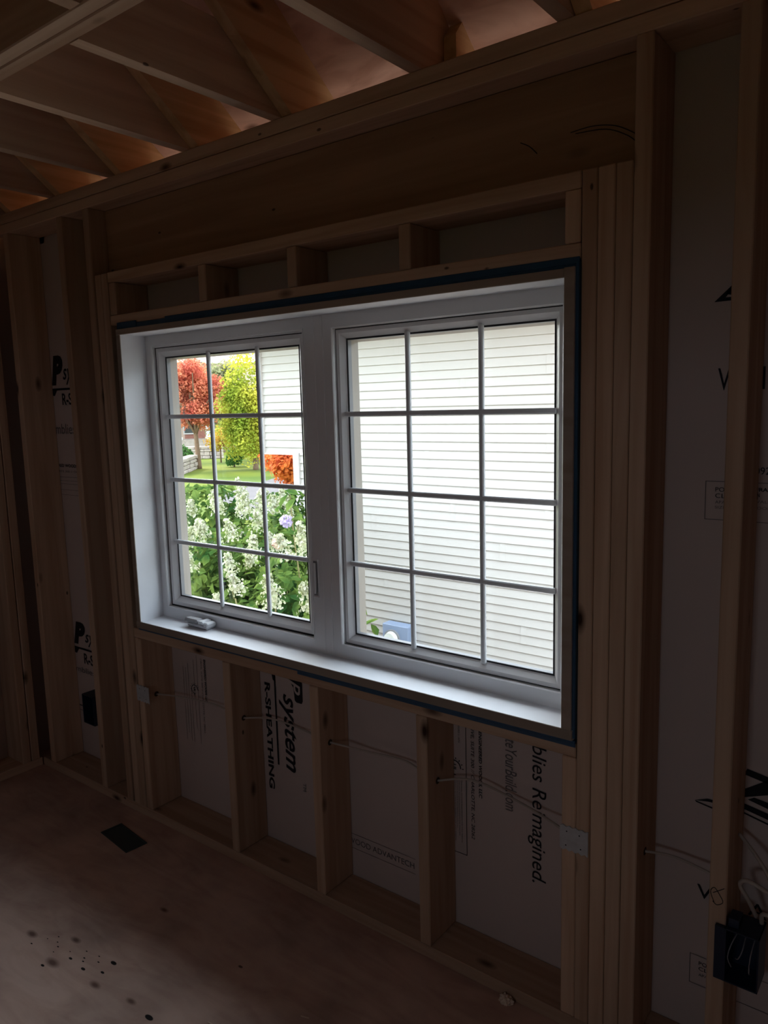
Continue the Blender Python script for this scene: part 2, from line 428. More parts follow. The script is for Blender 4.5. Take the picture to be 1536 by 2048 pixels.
for q in ((0.4, 0.44, 1.4, 1.9), (0.96, 1.0, 1.4, 1.9), (0.4, 1.0, 1.4, 1.44), (0.4, 1.0, 1.86, 1.9)): bmbox(bm, q[0], q[1], -3.94, -3.88, q[2], q[3])
tag(done(bm, 'added_window', M['white']), kind='structure')
# roof decking: two slopes
SL = 0.78
def under(y): return 2.413 + SL * (0.003 - y)
def top(y): return under(y) + 0.234
RY = -1.9
bm = bmesh.new()
bmprism(bm, [(0.54, top(0.54)), (RY, top(RY)), (RY, top(RY) + 0.02), (0.54, top(0.54) + 0.02)], 0, -3.0, 3.4)
bmprism(bm, [(RY, top(RY)), (2 * RY - 0.54, top(0.54)), (2 * RY - 0.54, top(0.54) + 0.02), (RY, top(RY) + 0.02)], 0, -3.0, 3.4)
tag(done(bm, 'ceiling', M['deck']), kind='structure')
bm = bmesh.new()
bmprism(bm, [(-3.9, 2.408), (0.14, 2.408), (0.14, top(.14)), (RY, top(RY)), (-3.9, top(2 * RY + 3.9))], 0, -2.32, -2.28)
tag(done(bm, 'wall_gable', M['deck']), kind='structure')
bm = bmesh.new(); bmprism(bm, [(-3.9, 2.408), (0.14, 2.408), (0.14, top(.14)), (RY, top(RY)), (-3.9, top(2 * RY + 3.9))], 0, 3.03, 3.06)
tag(done(bm, 'wall_gable_right', M['deck']), kind='structure')
board('trim_1', M['trimw'], -3.0, 3.4, 0.515, 0.535, 2.02, top(0.54), kind='structure')   # fascia board

# ------------------------------------------------------------------ printed marks on the sheathing (parts of the wall)
W = wall_front
def ring_mark(cx, cz, r, parent):
    bm = bmesh.new(); n = 28
    for i in range(n - 6):
        a0, a1 = 2 * math.pi * i / n, 2 * math.pi * (i + 1) / n
        bm.faces.new([bm.verts.new((cx + q * math.cos(a), 0.1385, cz + q * math.sin(a))) for q, a in ((r, a0), (r, a1), (r * .86, a1), (r * .86, a0))])
    for i in range(0, n - 6, 2):
        a0 = 2 * math.pi * i / n; a1 = a0 + .09
        bm.faces.new([bm.verts.new((cx + q * math.cos(a), 0.1385, cz + q * math.sin(a))) for q, a in ((r * 1.35, a0), (r * 1.35, a1), (r * 1.12, a1), (r * 1.12, a0))])
    done(bm, 'printed_seal', M['ink'], parent)
    text('UL', cx - r * .3, cz + r * .45, r * .9, r * .6, 'down', M['ink'], parent, bold=0.02)
# between the first cripples: small print block
text('ENGINEERED WOODS LLC', -1.088, 0.652, 0.17, 0.012, 'down', M['ink'], W, bold=0.02)
text('DRIVE, SUITE 300 // CHARLOTTE, NC 28262', -1.108, 0.652, 0.30, 0.010, 'down', M['inkgrey'], W)
ring_mark(-1.150, 0.520, 0.019, W)
rects('printed_lines', [(-1.130, -1.1285, 0.30, 0.66), (-1.215, -1.2135, 0.30, 0.60), (-1.150, -1.1485, 0.36, 0.64), (-1.170, -1.1685, 0.30, 0.52), (-1.185, -1.1835, 0.30, 0.62), (-1.20, -1.1985, 0.33, 0.60)], M['inkgrey'], W)
# the big logo between the second and third cripples
text('R-SHEATHING', -0.755, 0.633, 0.400, 0.028, 'down', M['ink'], W, bold=0.03)
rects('printed_rule', [(-0.706, -0.698, 0.335, 0.690), [(-0.712, 0.650), (-0.698, 0.640), (-0.700, 0.700), (-0.722, 0.695)]], M['ink'], W)
text('system', -0.685, 0.610, 0.285, 0.078, 'down', M['ink'], W, shear=0.35, bold=0.015)
bm = bmesh.new()
lg = [(-0.652, 0.690), (-0.575, 0.672), (-0.570, 0.665), (-0.570, 0.600), (-0.576, 0.590), (-0.600, 0.590), (-0.608, 0.596), (-0.612, 0.640), (-0.640, 0.676)]
bm.faces.new([bm.verts.new((a, 0.1390, b)) for a, b in lg]); done(bm, 'printed_logo', M['ink'], W)
text('P', -0.632, 0.668, 0.050, 0.052, 'down', M['board'], W, y=0.1380, shear=0.3, bold=0.01)
text('TM', -0.585, 0.300, 0.030, 0.014, 'down', M['inkgrey'], W)
# low stamped line in the next bay
text('WOOD ADVANTECH', -0.385, 0.152, 0.27, 0.020, 'across', M['inkgrey'], W)
rects('printed_lines', [(-0.395, -0.11, 0.135, 0.1365), (-0.395, -0.11, 0.186, 0.1875)], M['inkgrey'], W)
# right-hand bay
text('blies Reimagined.', 0.277, 0.672, 0.405, 0.055, 'down', M['ink'], W, shear=0.12)
text('teYourBuild.com', 0.207, 0.668, 0.212, 0.036, 'down', M['inkgrey'], W, shear=0.12)
text('ENGINEERED WOODS, LLC', 0.120, 0.668, 0.203, 0.0120, 'down', M['ink'], W, shear=0.15, bold=0.02)
text('RIVE, SUITE 300 // CHARLOTTE, NC 28262', 0.094, 0.679, 0.350, 0.0125, 'down', M['ink'], W, shear=0.15)
rects('printed_frame', [(0.078, 0.0798, 0.268, 0.70), (-0.01, 0.0798, 0.268, 0.2698)], M['ink'], W)
text('EXPOSURE 1  APA', 0.052, 0.690, 0.075, 0.006, 'down', M['inkgrey'], W)
ring_mark(0.038, 0.535, 0.024, W)
for k, xx in enumerate((0.060, 0.052, 0.045, 0.038, 0.031, 0.024)):
    text('CONFORMS TO CODE REQUIREMENTS FOR WALL SHEATHING'[:46 - 4 * (k % 3)], xx, 0.505, 0.20 - 0.02 * (k % 3), 0.0045, 'down', M['inkgrey'], W)
# behind the studs at the far left, upright print
for zt, hh in ((1.715, 0.125), (0.560, 0.105)):
    text('P', -1.995, zt, 0.095, hh, 'across', M['ink'], W, shear=0.25, bold=0.07)
    text('system', -1.905, zt, 0.22, hh * 0.62, 'across', M['ink'], W, shear=0.3, bold=0.01)
    rects('printed_rule', [(-2.03, -1.70, zt - 0.022, zt - 0.013), [(-2.03, zt - 0.022), (-1.96, zt - 0.022), (-1.98, zt - 0.045), (-2.03, zt - 0.04)]], M['ink'], W)
    text('R-SHEATHING', -1.925, zt - 0.085, 0.36, 0.050, 'across', M['ink'], W, bold=0.02)
text('Assemblies,', -2.12, 1.500, 0.29, 0.050, 'across', M['inkgrey'], W)
text('Assemblies,', -2.12, 0.425, 0.29, 0.030, 'across', M['inkgrey'], W)
text('ENGINEERED WOODS LLC', -2.10, 1.362, 0.30, 0.014, 'across', M['ink'], W, bold=0.02)
text('DRIVE, SUITE 300 // CHARLOTTE', -2.10, 1.338, 0.36, 0.010, 'across', M['ink'], W)
rects('printed_lines', [(-2.05, -1.80, zz, zz + 0.0015) for zz in (1.318, 1.302, 1.288, 1.262, 1.240)] + [(-2.03, -1.80, 0.262, 0.270), (-2.03, -1.80, 0.242, 0.245)], M['inkgrey'], W)
# right of the window, upright print
def stroke_poly(p): return [tuple(q) for q in p]
rects('printed_arrow', [stroke_poly([(0.722, 1.800), (0.757, 1.832), (0.757, 1.822), (0.745, 1.808)]), stroke_poly([(0.722, 1.800), (0.745, 1.808), (0.790, 1.808), (0.790, 1.801)]), stroke_poly([(0.745, 1.815), (0.757, 1.832), (0.757, 1.812)])], M['ink'], W)
text('W   I', 0.735, 1.610, 0.095, 0.048, 'across', M['ink'], W)
rects('printed_mark', [(0.838, 0.90, 1.862, 1.890), (0.838, 0.90, 1.826, 1.842), (0.838, 0.90, 1.812, 1.816)], M['ink'], W)
rects('printed_frame', [(0.7165, 0.718, 1.324, 1.410), (0.7165, 0.93, 1.409, 1.4105), (0.7165, 0.93, 1.323, 1.3245)], M['inkgrey'], W)
text('POLYISO', 0.738, 1.387, 0.060, 0.010, 'across', M['ink'], W)
text('CLASS 1', 0.738, 1.373, 0.060, 0.010, 'across', M['ink'], W)
text('APA RATED', 0.738, 1.360, 0.060, 0.007, 'across', M['inkgrey'], W)
text('SIZED FOR', 0.738, 1.349, 0.060, 0.006, 'across', M['inkgrey'], W)
text('092', 0.818, 1.428, 0.030, 0.016, 'across', M['ink'], W)
text('URATION', 0.817, 1.391, 0.062, 0.0085, 'across', M['ink'], W, bold=0.02)
text('ON', 0.817, 1.379, 0.012, 0.0085, 'across', M['ink'], W, bold=0.02)
text('WALL 24', 0.817, 1.366, 0.05, 0.006, 'across', M['inkgrey'], W)
text('ROOF 16', 0.817, 1.352, 0.05, 0.006, 'across', M['inkgrey'], W)
rects('printed_mark', [[(0.822, 0.740), (0.828, 0.755), (0.90, 0.742), (0.90, 0.725)], [(0.818, 0.682), (0.820, 0.702), (0.90, 0.760), (0.90, 0.715)],
      [(0.832, 0.681), (0.845, 0.690), (0.90, 0.682), (0.90, 0.665)], [(0.818, 0.657), (0.818, 0.671), (0.90, 0.655), (0.90, 0.640)], [(0.818, 0.646), (0.818, 0.650), (0.90, 0.631), (0.90, 0.627)]], M['ink'], W)
rects('printed_arrow', [[(0.716, 0.644), (0.745, 0.656), (0.80, 0.658), (0.80, 0.651), (0.747, 0.649)], [(0.716, 0.644), (0.80, 0.631), (0.80, 0.627), (0.72, 0.640)]], M['ink'], W)
text('W   A', 0.728, 0.398, 0.155, 0.034, 'across', M['ink'], W)
rects('printed_frame', [(0.7165, 0.718, 0.165, 0.243), (0.7165, 0.93, 0.242, 0.2435), (0.7165, 0.93, 0.164, 0.1655)], M['inkgrey'], W)
text('POLYISO', 0.738, 0.219, 0.060, 0.010, 'across', M['ink'], W)
text('CLASS 1', 0.738, 0.205, 0.060, 0.010, 'across', M['ink'], W)
text('APA RATED', 0.738, 0.190, 0.060, 0.007, 'across', M['inkgrey'], W)

# ------------------------------------------------------------------ framing lumber of the window wall
g = 0.0012
board('bottom_plate', M['wx'], -2.10, 2.99, 0, D, 0, T, 'long pine board lying flat on the floor under all the studs of the window wall', 'plate')
board('top_plate', M['wx'], -2.10, 2.99, 0, D, 2.331, 2.331 + T - g, 'lower of the two long pine boards running above the header', 'plate', 'doubled top plate')
board('top_plate', M['wx'], -2.10, 2.99, 0, D, 2.370, 2.370 + T, 'upper of the two long pine boards, directly under the ceiling joists', 'plate', 'doubled top plate')
def stud(x, z0, z1, label, name='stud', group='full-height studs of the window wall', w=T, d=D, y=0.0):
    return board(name, M['wz'], x + g / 2, x + w - g / 2, y, y + d, z0, z1, label, 'stud', group)
stud(-2.032, T, 2.331, 'full-height pine stud nearest the dark far left corner')
stud(-1.626, T, 2.331, 'full-height pine stud left of the window, holding the small dark outlet box')
stud(-1.447, T, 2.331, 'full-height pine stud touching the left end of the brown header')
stud(0.589, T, 2.331, 'full-height pine stud touching the right end of the brown header')
stud(0.788, T, 2.331, 'full-height pine stud by the right edge, holding the dark switch box')
G = 'jack studs under the header'
stud(-1.398, T, 2.0915, 'outer of the two left jack studs, next to the split seam', 'jack_stud', G)
stud(-1.358, T, 2.0915, 'inner of the two left jack studs, beside the left end of the rough sill', 'jack_stud', G)
stud(0.4755, T, 2.0915, 'reddish jack stud immediately right of the blue tape', 'jack_stud', G, w=0.0365)
stud(0.512, T, 2.0915, 'middle of the three right jack studs, with a round nail hole halfway up', 'jack_stud', G, w=0.0395)
stud(0.5515, T, 2.0915, 'outer right jack stud, against the full-height stud, with a dark knot low down', 'jack_stud', G, w=0.0375)
board('header_beam', M['hdr'], -1.408, 0.588, 0.070, D, 2.094, 2.330, 'deep brown header beam with arc scratches spanning over the window', 'beam')
hb = bpy.data.objects['header_beam']
for pts in ([(0.418, .0695, 2.198), (0.470, .0695, 2.200), (0.520, .0695, 2.190), (0.560, .0695, 2.168), (0.586, .0695, 2.146)], [(0.430, .0695, 2.193), (0.500, .0695, 2.187), (0.550, .0695, 2.163), (0.580, .0695, 2.135)], [(0.292, .0695, 2.203), (0.315, .0695, 2.190), (0.335, .0695, 2.170)]):
    sc_ = tube('arc_scratch', pts, 0.0011, M['pencil'], seg=5); sc_.parent = hb; sc_.location = -hb.location
board('head_plate', M['wx'], -1.318, 0.474, 0, D, 2.056, 2.0925, 'flat pine board directly beneath the brown header', 'plate')
board('rough_head', M['wx'], -1.318, 0.474, 0, D, 1.906, 1.941, 'flat pine board just above the blue tape over the window', 'plate')
board('rough_sill', M['wx'], -1.318, 0.474, 0, D, 0.739, 0.7765, 'flat pine board just beneath the white window stool', 'plate')
G = 'short cripple studs above the window'
def cripple(x, z0, z1, label, group): return stud(x, z0 + g, z1 - g, label, 'cripple_stud', group)
cripple(-1.315, 1.941, 2.056, 'short block at the left end of the row over the window', G)
cripple(-0.820, 1.941, 2.056, 'short block over the left half of the left sash', G)
cripple(-0.424, 1.941, 2.056, 'short block over the middle of the window', G)
cripple(-0.022, 1.941, 2.056, 'short block over the middle of the right sash', G)
cripple(0.436, 1.941, 2.056, 'short block at the right end of the row over the window', G)
G = 'cripple studs below the window'
cripple(-1.315, T, 0.739, 'cripple stud at the left end under the sill, wearing a small nail plate', G)
cripple(-0.813, T, 0.739, 'cripple stud between the small print and the big logo', G)
cripple(-0.4064, T, 0.739, 'cripple stud just right of the big logo', G)
cripple(0.0, T, 0.739, 'cripple stud third from the left bay, left of the boxed label', G)
cripple(0.438, T, 0.739, 'cripple stud at the right end under the sill, behind the shiny nail plate', G)
# corner of the left wall
for k, (y, lb) in enumerate(((-0.052, 'stud of the left wall closest to the dark corner'), (-0.093, 'stud of the left wall, second out of the dark corner'), (-0.30, 'stud of the left wall standing clear of the doubled corner studs'))):
    board('side_stud', M['wz'], -2.24, -2.10, y, y + T - g, T, 2.331, lb, 'stud', 'studs of the left wall')
board('side_plate', M['wy'], -2.24, -2.102, -3.88, -0.002, 0, T, 'pine bottom board of the dark left wall', 'plate')
board('side_top_plate', M['wy'], -2.24, -2.102, -3.88, -0.002, 2.331, 2.408, 'pine top board of the dark left wall', 'plate')

# ------------------------------------------------------------------ ceiling: joists, rafters, beam
BY0, BY1 = -0.695, -0.619
jx = [(-1.265, 'third from the beam end'), (-0.852, ''), (-0.455, ''), (0.020, ''), (0.428, '')]
names = {-2.04: 'ceiling joist farthest left, almost hidden in the dark corner', -1.665: 'ceiling joist next to the farthest left one', -1.275: 'ceiling joist with the third pale underside from the beam corner',
         -0.865: 'ceiling joist with a pale grey underside entering at the left edge', -0.462: 'ceiling joist with the brightest underside, ending at the doubled beam',
         0.022: 'ceiling joist above the middle of the picture, its cut end showing', 0.415: 'ceiling joist just showing at the top edge right of the pink plywood'}
for x, lb in names.items():
    bm = bmesh.new()
    bmprism(bm, [(BY1 + .001, 2.4085), (0.130, 2.4085), (0.130, top(0.130) - 0.004), (top_y := 0.08, 2.592), (BY1 + .001, 2.592)], 0, x, x + T)
    tag(done(bm, 'ceiling_joist', M['joist'], center=(x, 0, 2.4085)), lb, 'joist', 'ceiling joists')
rn = {-2.04: 'rafter farthest left in the dark corner', -1.665: 'rafter glowing at the left edge just above the plates', -1.275: 'small lit rafter foot second from the left edge',
      -0.865: 'lit rafter with a row of nail dots on its face', -0.462: 'rafter with a long dark knot, left of the pink plywood', 0.415: 'rafter at the top edge right of the pink plywood'}
for x, lb in rn.items():
    bm = bmesh.new()
    x0 = x + T + 0.002
    bmprism(bm, [(0.51, under(0.51)), (0.14, under(0.14)), (0.14, 2.4085), (0.0085, 2.4085), (RY, under(RY)), (RY, top(RY) - .001), (0.51, top(0.51) - .001)], 0, x0, x0 + T)
    tag(done(bm, 'rafter', M['rafter'], center=(x0, 0, 2.41)), lb, 'rafter', 'roof rafters')
bm = bmesh.new(); x0 = 0.022 - T - 0.45 * 0
bmprism(bm, [(0.51, under(0.51)), (0.14, under(0.14)), (0.14, 2.4085), (0.100, 2.4085), (0.10, top(.1) - .06), (0.13, top(0.13) - .001), (0.51, top(0.51) - .001)], 0, 0.022 + T + .002, 0.022 + 2 * T)
tag(done(bm, 'rafter', M['rafter'], center=(0.062, 0, 2.41)), 'short rafter tail at the cut end of the middle joist', 'rafter', 'roof rafters')
b = empty('flush_beam', (0.4, (BY0 + BY1) / 2, 2.4085))
tag(b, 'doubled ceiling beam of two plies crossing the top left corner', 'beam')
for y0, y1 in ((BY0, (BY0 + BY1) / 2 - .001), ((BY0 + BY1) / 2 + .001, BY1)):
    bm = bmesh.new(); bmbox(bm, -2.64, 2.6, y0 - b.location.y, y1 - b.location.y, 0, 0.285, 0.003)
    done(bm, 'beam_ply', M['wx'], b)
# joists of the room side of the beam
for k in range(5):
    x = -1.95 + k * 0.8128
    bm = bmesh.new()
    bmprism(bm, [(-3.88, 2.4085), (BY0 - .002, 2.4085), (BY0 - .002, 2.592), (-3.80, 2.592), (-3.88, 2.56)], 0, x, x + T)
    tag(done(bm, 'room_joist', M['joist'], center=(x, -2.2, 2.4085)), ('first', 'second', 'third', 'fourth', 'last')[k] + ' joist from the left wall on the room side of the doubled beam', 'joist', 'joists behind the beam')

# ------------------------------------------------------------------ the window
win = empty('window_1', ((WX0 + WX1) / 2, 0.1, WZ0)); tag(win, 'white double window with grille bars, deep white jamb box and crank handle', kind='structure')
WL = Vector(win.location)
def wpart(name, material, boxes, bev=0.0, parent=win, label=None):
    bm = bmesh.new()
    for bx in boxes: bmbox(bm, *bx, bev)
    bmesh.ops.translate(bm, verts=bm.verts, vec=-WL)
    o = done(bm, name, material, parent)
    if label: o['label'] = label
    return o
IX0, IX1, IZ0, IZ1 = -1.252, 0.441, 0.8113, 1.8677
F = -0.012
# jamb boards: one part each; the room edge shows bare board
def jamb(name, body, edge):
    j = wpart(name, M['jamb'], [body], 0.0)
    wpart('raw_edge', M['jambedge'], [edge], 0.001, parent=j)
    return j
jamb('side_jamb', (IX0 - .022, IX0, F + .003, 0.170, IZ0, IZ1), (IX0 - .022, IX0, F, F + .003, IZ0, IZ1))
jamb('side_jamb', (IX1, IX1 + .025, F + .003, 0.170, IZ0, 1.890), (IX1, IX1 + .025, F, F + .003, IZ0 - .001, 1.890))
jamb('head_jamb', (IX0 - .022, IX1 - .0005, F + .003, 0.170, IZ1, 1.888), (IX0 - .022, IX1 - .0005, F, F + .003, IZ1 + .0005, 1.888))
jamb('window_stool', (IX0 - .026, IX1 + .028, F + .003, 0.170, 0.785, IZ0), (IX0 - .026, IX1 + .028, F, F + .003, 0.785, IZ0))
# blue tape round the box
wpart('flashing_tape', M['blue'], [(-1.275, 0.474, -0.002, 0.12, 1.8885, 1.9055), (-1.273, -1.16, -0.006, -0.001, 1.889, 1.912), (-1.0, 0.474, -0.0035, -0.0005, 1.895, 1.9115), (0.4665, 0.4750, -0.008, 0.12, 0.790, 1.9), (-1.276, 0.4745, -0.006, 0.12, 0.7768, 0.7845), (-0.45, 0.4745, -0.004, -0.0005, 0.766, 0.7845), (-1.2765, -1.2742, -0.004, 0.12, 0.785, 1.9)], 0.0015)
# vinyl frame ring with mullion
Y0 = 0.094; OL = (-1.214, -0.463, 0.855, 1.828); OR = (-0.339, 0.391, 0.857, 1.824)
wpart('window_frame', M['white'], [(IX0, OL[0], Y0, 0.168, IZ0, IZ1), (OR[1], IX1, Y0, 0.168, IZ0, IZ1), (OL[0], OR[1], Y0, 0.168, IZ0, OL[2]), (OL[0], OR[1], Y0, 0.168, OR[3], IZ1),
      (OL[1], OR[0], Y0, 0.168, OL[2], OR[3]), (-0.4135, -0.4125, Y0 - .0012, Y0, OL[2] - .04, OR[3] + .04), (-0.384, -0.378, Y0 - .0025, Y0, IZ0, IZ1)])
# raised lips around both openings
def ring(x0, x1, z0, z1, t, y0, y1):
    return [(x0, x0 + t, y0, y1, z0, z1), (x1 - t, x1, y0, y1, z0, z1), (x0 + t, x1 - t, y0, y1, z0, z0 + t), (x0 + t, x1 - t, y0, y1, z1 - t, z1)]
def chamfer_ring(name, material, x0, x1, z0, z1, t, y0, y1, parent, t0=0.0, zdrop=0.0):
    """picture-frame ring whose inner face slopes: t0 wide at y0 (room side), t wide at y1"""
    bm = bmesh.new()
    def V(x, y, z): return bm.verts.new((x, y, z))
    def loop(d, y): return [V(x0 + d, y, z0 + d), V(x1 - d, y, z0 + d), V(x1 - d, y, z1 - d), V(x0 + d, y, z1 - d)]
    A = loop(0, y0); B = loop(t0, y0); Cc = loop(t, y1); Dd = loop(0, y1)
    for v in Cc[:2]: v.co.z -= zdrop
    for P, Q in ((A, B), (B, Cc), (Cc, Dd), (Dd, A)):
        for i in range(4): bm.faces.new((P[i], P[(i + 1) % 4], Q[(i + 1) % 4], Q[i]))
    bmesh.ops.translate(bm, verts=bm.verts, vec=-WL)
    return done(bm, name, material, parent)
chamfer_ring('frame_lip', M['white'], OL[0] - .006, OL[1] + .006, OL[2] - .006, OL[3] + .006, 0.006, Y0 - .003, Y0 + .0005, win, 0.003)
chamfer_ring('frame_lip', M['white'], OR[0] - .006, OR[1] + .006, OR[2] - .006, OR[3] + .006, 0.006, Y0 - .003, Y0 + .0005, win, 0.003)
def pane(parent, xa, xb, y, za, zb):
    bm = bmesh.new()
    f = bm.faces.new([bm.verts.new((a - WL.x, y - WL.y, c - WL.z)) for a, c in ((xa, za), (xb, za), (xb, zb), (xa, zb))])
    me = bpy.data.meshes.new('glass_pane'); bm.to_mesh(me); bm.free(); link('glass_pane', me, M['glass'], parent)
def sash(name, O, gap, mx, mz, gx, gz):
    x0, x1, z0, z1 = O[0] + gap, O[1] - gap, O[2] + gap, O[3] - gap
    ys = 0.106
    t = gx[0] - x0
    s = chamfer_ring(name, M['white'], x0, x1, z0, z1, t, ys, 0.122, win, t * 0.42)
    chamfer_ring('gap_shade_ring', M['gasket_gap'], O[0], O[1], O[2], O[3], gap, 0.108, 0.124, s, gap - .0003)  # dark ring stands in for the shade in the gap round the sash
    s2 = chamfer_ring('glazing_gasket', M['gasket_gap'], x0, x1, z0, z1, t + .005, 0.1218, 0.1232, s, t + .0045)
    chamfer_ring('glass_spacer', M['spacer'], x0, x1, z0, z1, t + .005, 0.1247, 0.139, s, t + .004)
    chamfer_ring('outer_sash_rim', M['beige'], x0, x1, z0, z1, t + .009, 0.1392, 0.166, s, t + .004, 0.020)
    i = t + .001
    pane(s, x0 + i, x1 - i, 0.1235, z0 + i, z1 - i)
    pane(s, x0 + i, x1 - i, 0.1385, z0 + i, z1 - i)
    a = t * 0.8
    for m_ in mx: wpart('grille_bar', M['muntin'], [(m_ - .0075, m_ + .0075, 0.111, 0.1232, z0 + a, z1 - a)], 0.003, parent=s)
    for m_ in mz: wpart('grille_bar', M['muntin'], [(x0 + a, x1 - a, 0.1105, 0.1230, m_ - .0075, m_ + .0075)], 0.003, parent=s)
    return s
sl = sash('casement_sash', OL, 0.007, (-0.931, -0.687), (1.573, 1.341, 1.106), (-1.176, 0), 0)
sl['label'] = 'left opening sash over the garden view'
sr = sash('fixed_sash', OR, 0.003, (-0.083, 0.153), (1.572, 1.342, 1.114), (-0.310, 0), 0)
sr['label'] = 'right fixed sash over the siding view'
# crank operator
cr = wpart('crank_handle', M['crank'], [(-1.056, -0.944, 0.050, 0.094, 0.8125, 0.829)], 0.005)
cr['label'] = 'folding crank handle on the stool under the left sash'
wpart('folding_arm', M['crankgrey'], [(-1.064, -0.990, 0.043, 0.076, 0.8295, 0.8445)], 0.0055, parent=cr)
wpart('crank_cover', M['crank'], [(-0.989, -0.962, 0.045, 0.092, 0.8292, 0.8415)], 0.004, parent=cr)
wpart('crank_cover', M['crank'], [(-0.961, -0.938, 0.047, 0.092, 0.8200, 0.8385)], 0.004, parent=cr)
# latch
la = wpart('sash_lock', M['white'], [(-0.4545, -0.4290, 0.0915, 0.0940, 0.994, 1.118)], 0.001)
wpart('lock_rim', M['white'], ring(-0.4540, -0.4295, 0.9945, 1.1175, 0.0022, 0.0885, 0.0916), 0.0005, parent=la)
wpart('lock_recess', M['spacer'], [(-0.4505, -0.4330, 0.0908, 0.0920, 1.000, 1.112)], 0.0, parent=la)
wpart('lock_lever', M['white'], [(-0.4475, -0.4390, 0.084, 0.092, 1.006, 1.106)], 0.002, parent=la)

# ------------------------------------------------------------------ nail plates, cables, boxes
def nail_plate(x0, x1, z0, z1, label):
    bm = bmesh.new(); n = 9
    topv = [(x0 + (x1 - x0) * i / n, z1 + (0.003 if i % 2 else -0.001)) for i in range(n + 1)]
    botv = [(x1 - (x1 - x0) * i / n, z0 + (0.003 if i % 2 else -0.002)) for i in range(n + 1)]
    bmprism(bm, topv + botv, 1, -0.0032, -0.0002)
    o = tag(done(bm, 'nail_plate', M['steel'], center=(x0, 0, z0)), label, 'nail plate', 'steel nail plates')
    for fx, fz in ((.25, .8), (.7, .78), (.22, .2), (.75, .22)):
        bm = bmesh.new()
        bmesh.ops.create_circle(bm, cap_ends=True, segments=8, radius=0.002, matrix=Matrix.Translation((fx * (x1 - x0), -0.0035, fz * (z1 - z0))) @ Matrix.Rotation(math.pi / 2, 4, 'X'))
        done(bm, 'nail_hole', M['ink'], o)
nail_plate(0.436, 0.509, 0.494, 0.556, 'shiny galvanised nail plate under the right corner of the window')
nail_plate(-1.322, -1.246, 0.486, 0.548, 'dim galvanised nail plate under the left corner of the window')
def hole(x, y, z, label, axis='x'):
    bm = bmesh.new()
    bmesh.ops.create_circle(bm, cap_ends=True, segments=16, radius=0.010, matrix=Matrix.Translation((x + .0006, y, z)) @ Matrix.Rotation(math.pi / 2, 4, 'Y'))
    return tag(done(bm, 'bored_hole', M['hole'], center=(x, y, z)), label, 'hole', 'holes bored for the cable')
cg = 'runs of pale cable through the studs'
def cable(pts, label, r=0.0033):
    o = tube('cable', pts, r, M['cable']); return tag(o, label, 'cable', cg)
hole(-1.277, 0.053, 0.502, 'bored hole in the leftmost cripple stud below the window')
hole(-0.7755, 0.052, 0.524, 'bored hole in the cripple stud left of the big logo')
hole(-0.3690, 0.048, 0.541, 'bored hole in the cripple stud right of the big logo')
hole(0.0380, 0.050, 0.531, 'bored hole in the cripple stud left of the boxed label')
hole(0.6265, 0.059, 0.521, 'bored hole in the full-height stud right of the window')
cable([(-1.276, 0.053, 0.502), (-1.15, 0.085, 0.505), (-0.98, 0.10, 0.508), (-0.8135, 0.06, 0.520)], 'cable crossing the bay left of the logo, below the left sash')
cable([(-0.775, 0.052, 0.524), (-0.68, 0.095, 0.528), (-0.56, 0.12, 0.510), (-0.4070, 0.06, 0.535)], 'cable crossing in front of the big logo')
cable([(-0.368, 0.048, 0.541), (-0.25, 0.09, 0.525), (-0.12, 0.110, 0.522), (-0.0005, 0.06, 0.527)], 'cable sagging across the blank bay right of the logo')
cable([(0.038, 0.050, 0.531), (0.13, 0.085, 0.545), (0.25, 0.100, 0.520), (0.36, 0.07, 0.515), (0.4375, 0.03, 0.520)], 'cable crossing the bay of the boxed label to the shiny nail plate')
cable([(0.627, 0.059, 0.521), (0.69, 0.085, 0.515), (0.7875, 0.060, 0.517)], 'cable crossing the narrow bay right of the window')
# switch box on the right stud
bx = empty('electrical_box', (0.85, 0.0, 0.325)); tag(bx, 'dark double switch box on the right stud with wires curled inside', 'box', 'plastic electrical boxes')
bm = bmesh.new()
x0, x1, y0, y1, z0, z1 = -0.0235, 0.046, -0.012, 0.062, -0.005, 0.122; t = 0.003
for q in ((x0, x0 + t, y0, y1, z0, z1), (x1 - t, x1, y0, y1, z0, z1), (x0, x1, y0, y1, z0, z0 + t), (x0, x1, y0, y1, z1 - t, z1), (x0, x1, y1 - t, y1, z0, z1)): bmbox(bm, *q, 0.0006)
bmbox(bm, x0 + .004, x0 + .026, y0 + .012, y0 + .05, z1, z1 + .020, 0.001)
bmbox(bm, -0.044, x0 + .001, y0, -0.0012, z0, z1, 0.0008)
done(bm, 'box_shell', M['ebox'], bx)
for k, pts in enumerate([[(0.0, .055, .10), (-.01, .01, .085), (-.018, .0, .05), (-.012, .01, .02)], [(0.01, .055, .10), (.012, .0, .08), (.004, -.002, .055), (-.004, .01, .045)], [(0.03, .055, .10), (.028, .0, .07), (.026, .0, .03), (.026, .02, .012)]]):
    tube('wire', pts, 0.0014, M['copper'], bx, seg=6)
cable([(0.875, 0.06, 0.452), (0.86, 0.04, 0.50), (0.845, 0.03, 0.535), (0.862, 0.02, 0.556), (0.90, 0.02, 0.545), (0.93, 0.03, 0.53), (0.97, 0.05, 0.56)], 'pale cable looping out of the dark switch box near its left side', 0.0048)
cable([(0.8265, 0.09, 0.62), (0.87, 0.06, 0.595), (0.90, 0.04, 0.565), (0.915, 0.03, 0.52), (0.95, 0.03, 0.50)], 'pale cable coming down from behind the right stud towards the switch box', 0.0042)
cable([(0.888, 0.05, 0.448), (0.89, 0.04, 0.475), (0.91, 0.03, 0.485), (0.96, 0.03, 0.483)], 'short pale cable leaving the right top corner of the switch box', 0.0048)
bm = bmesh.new()
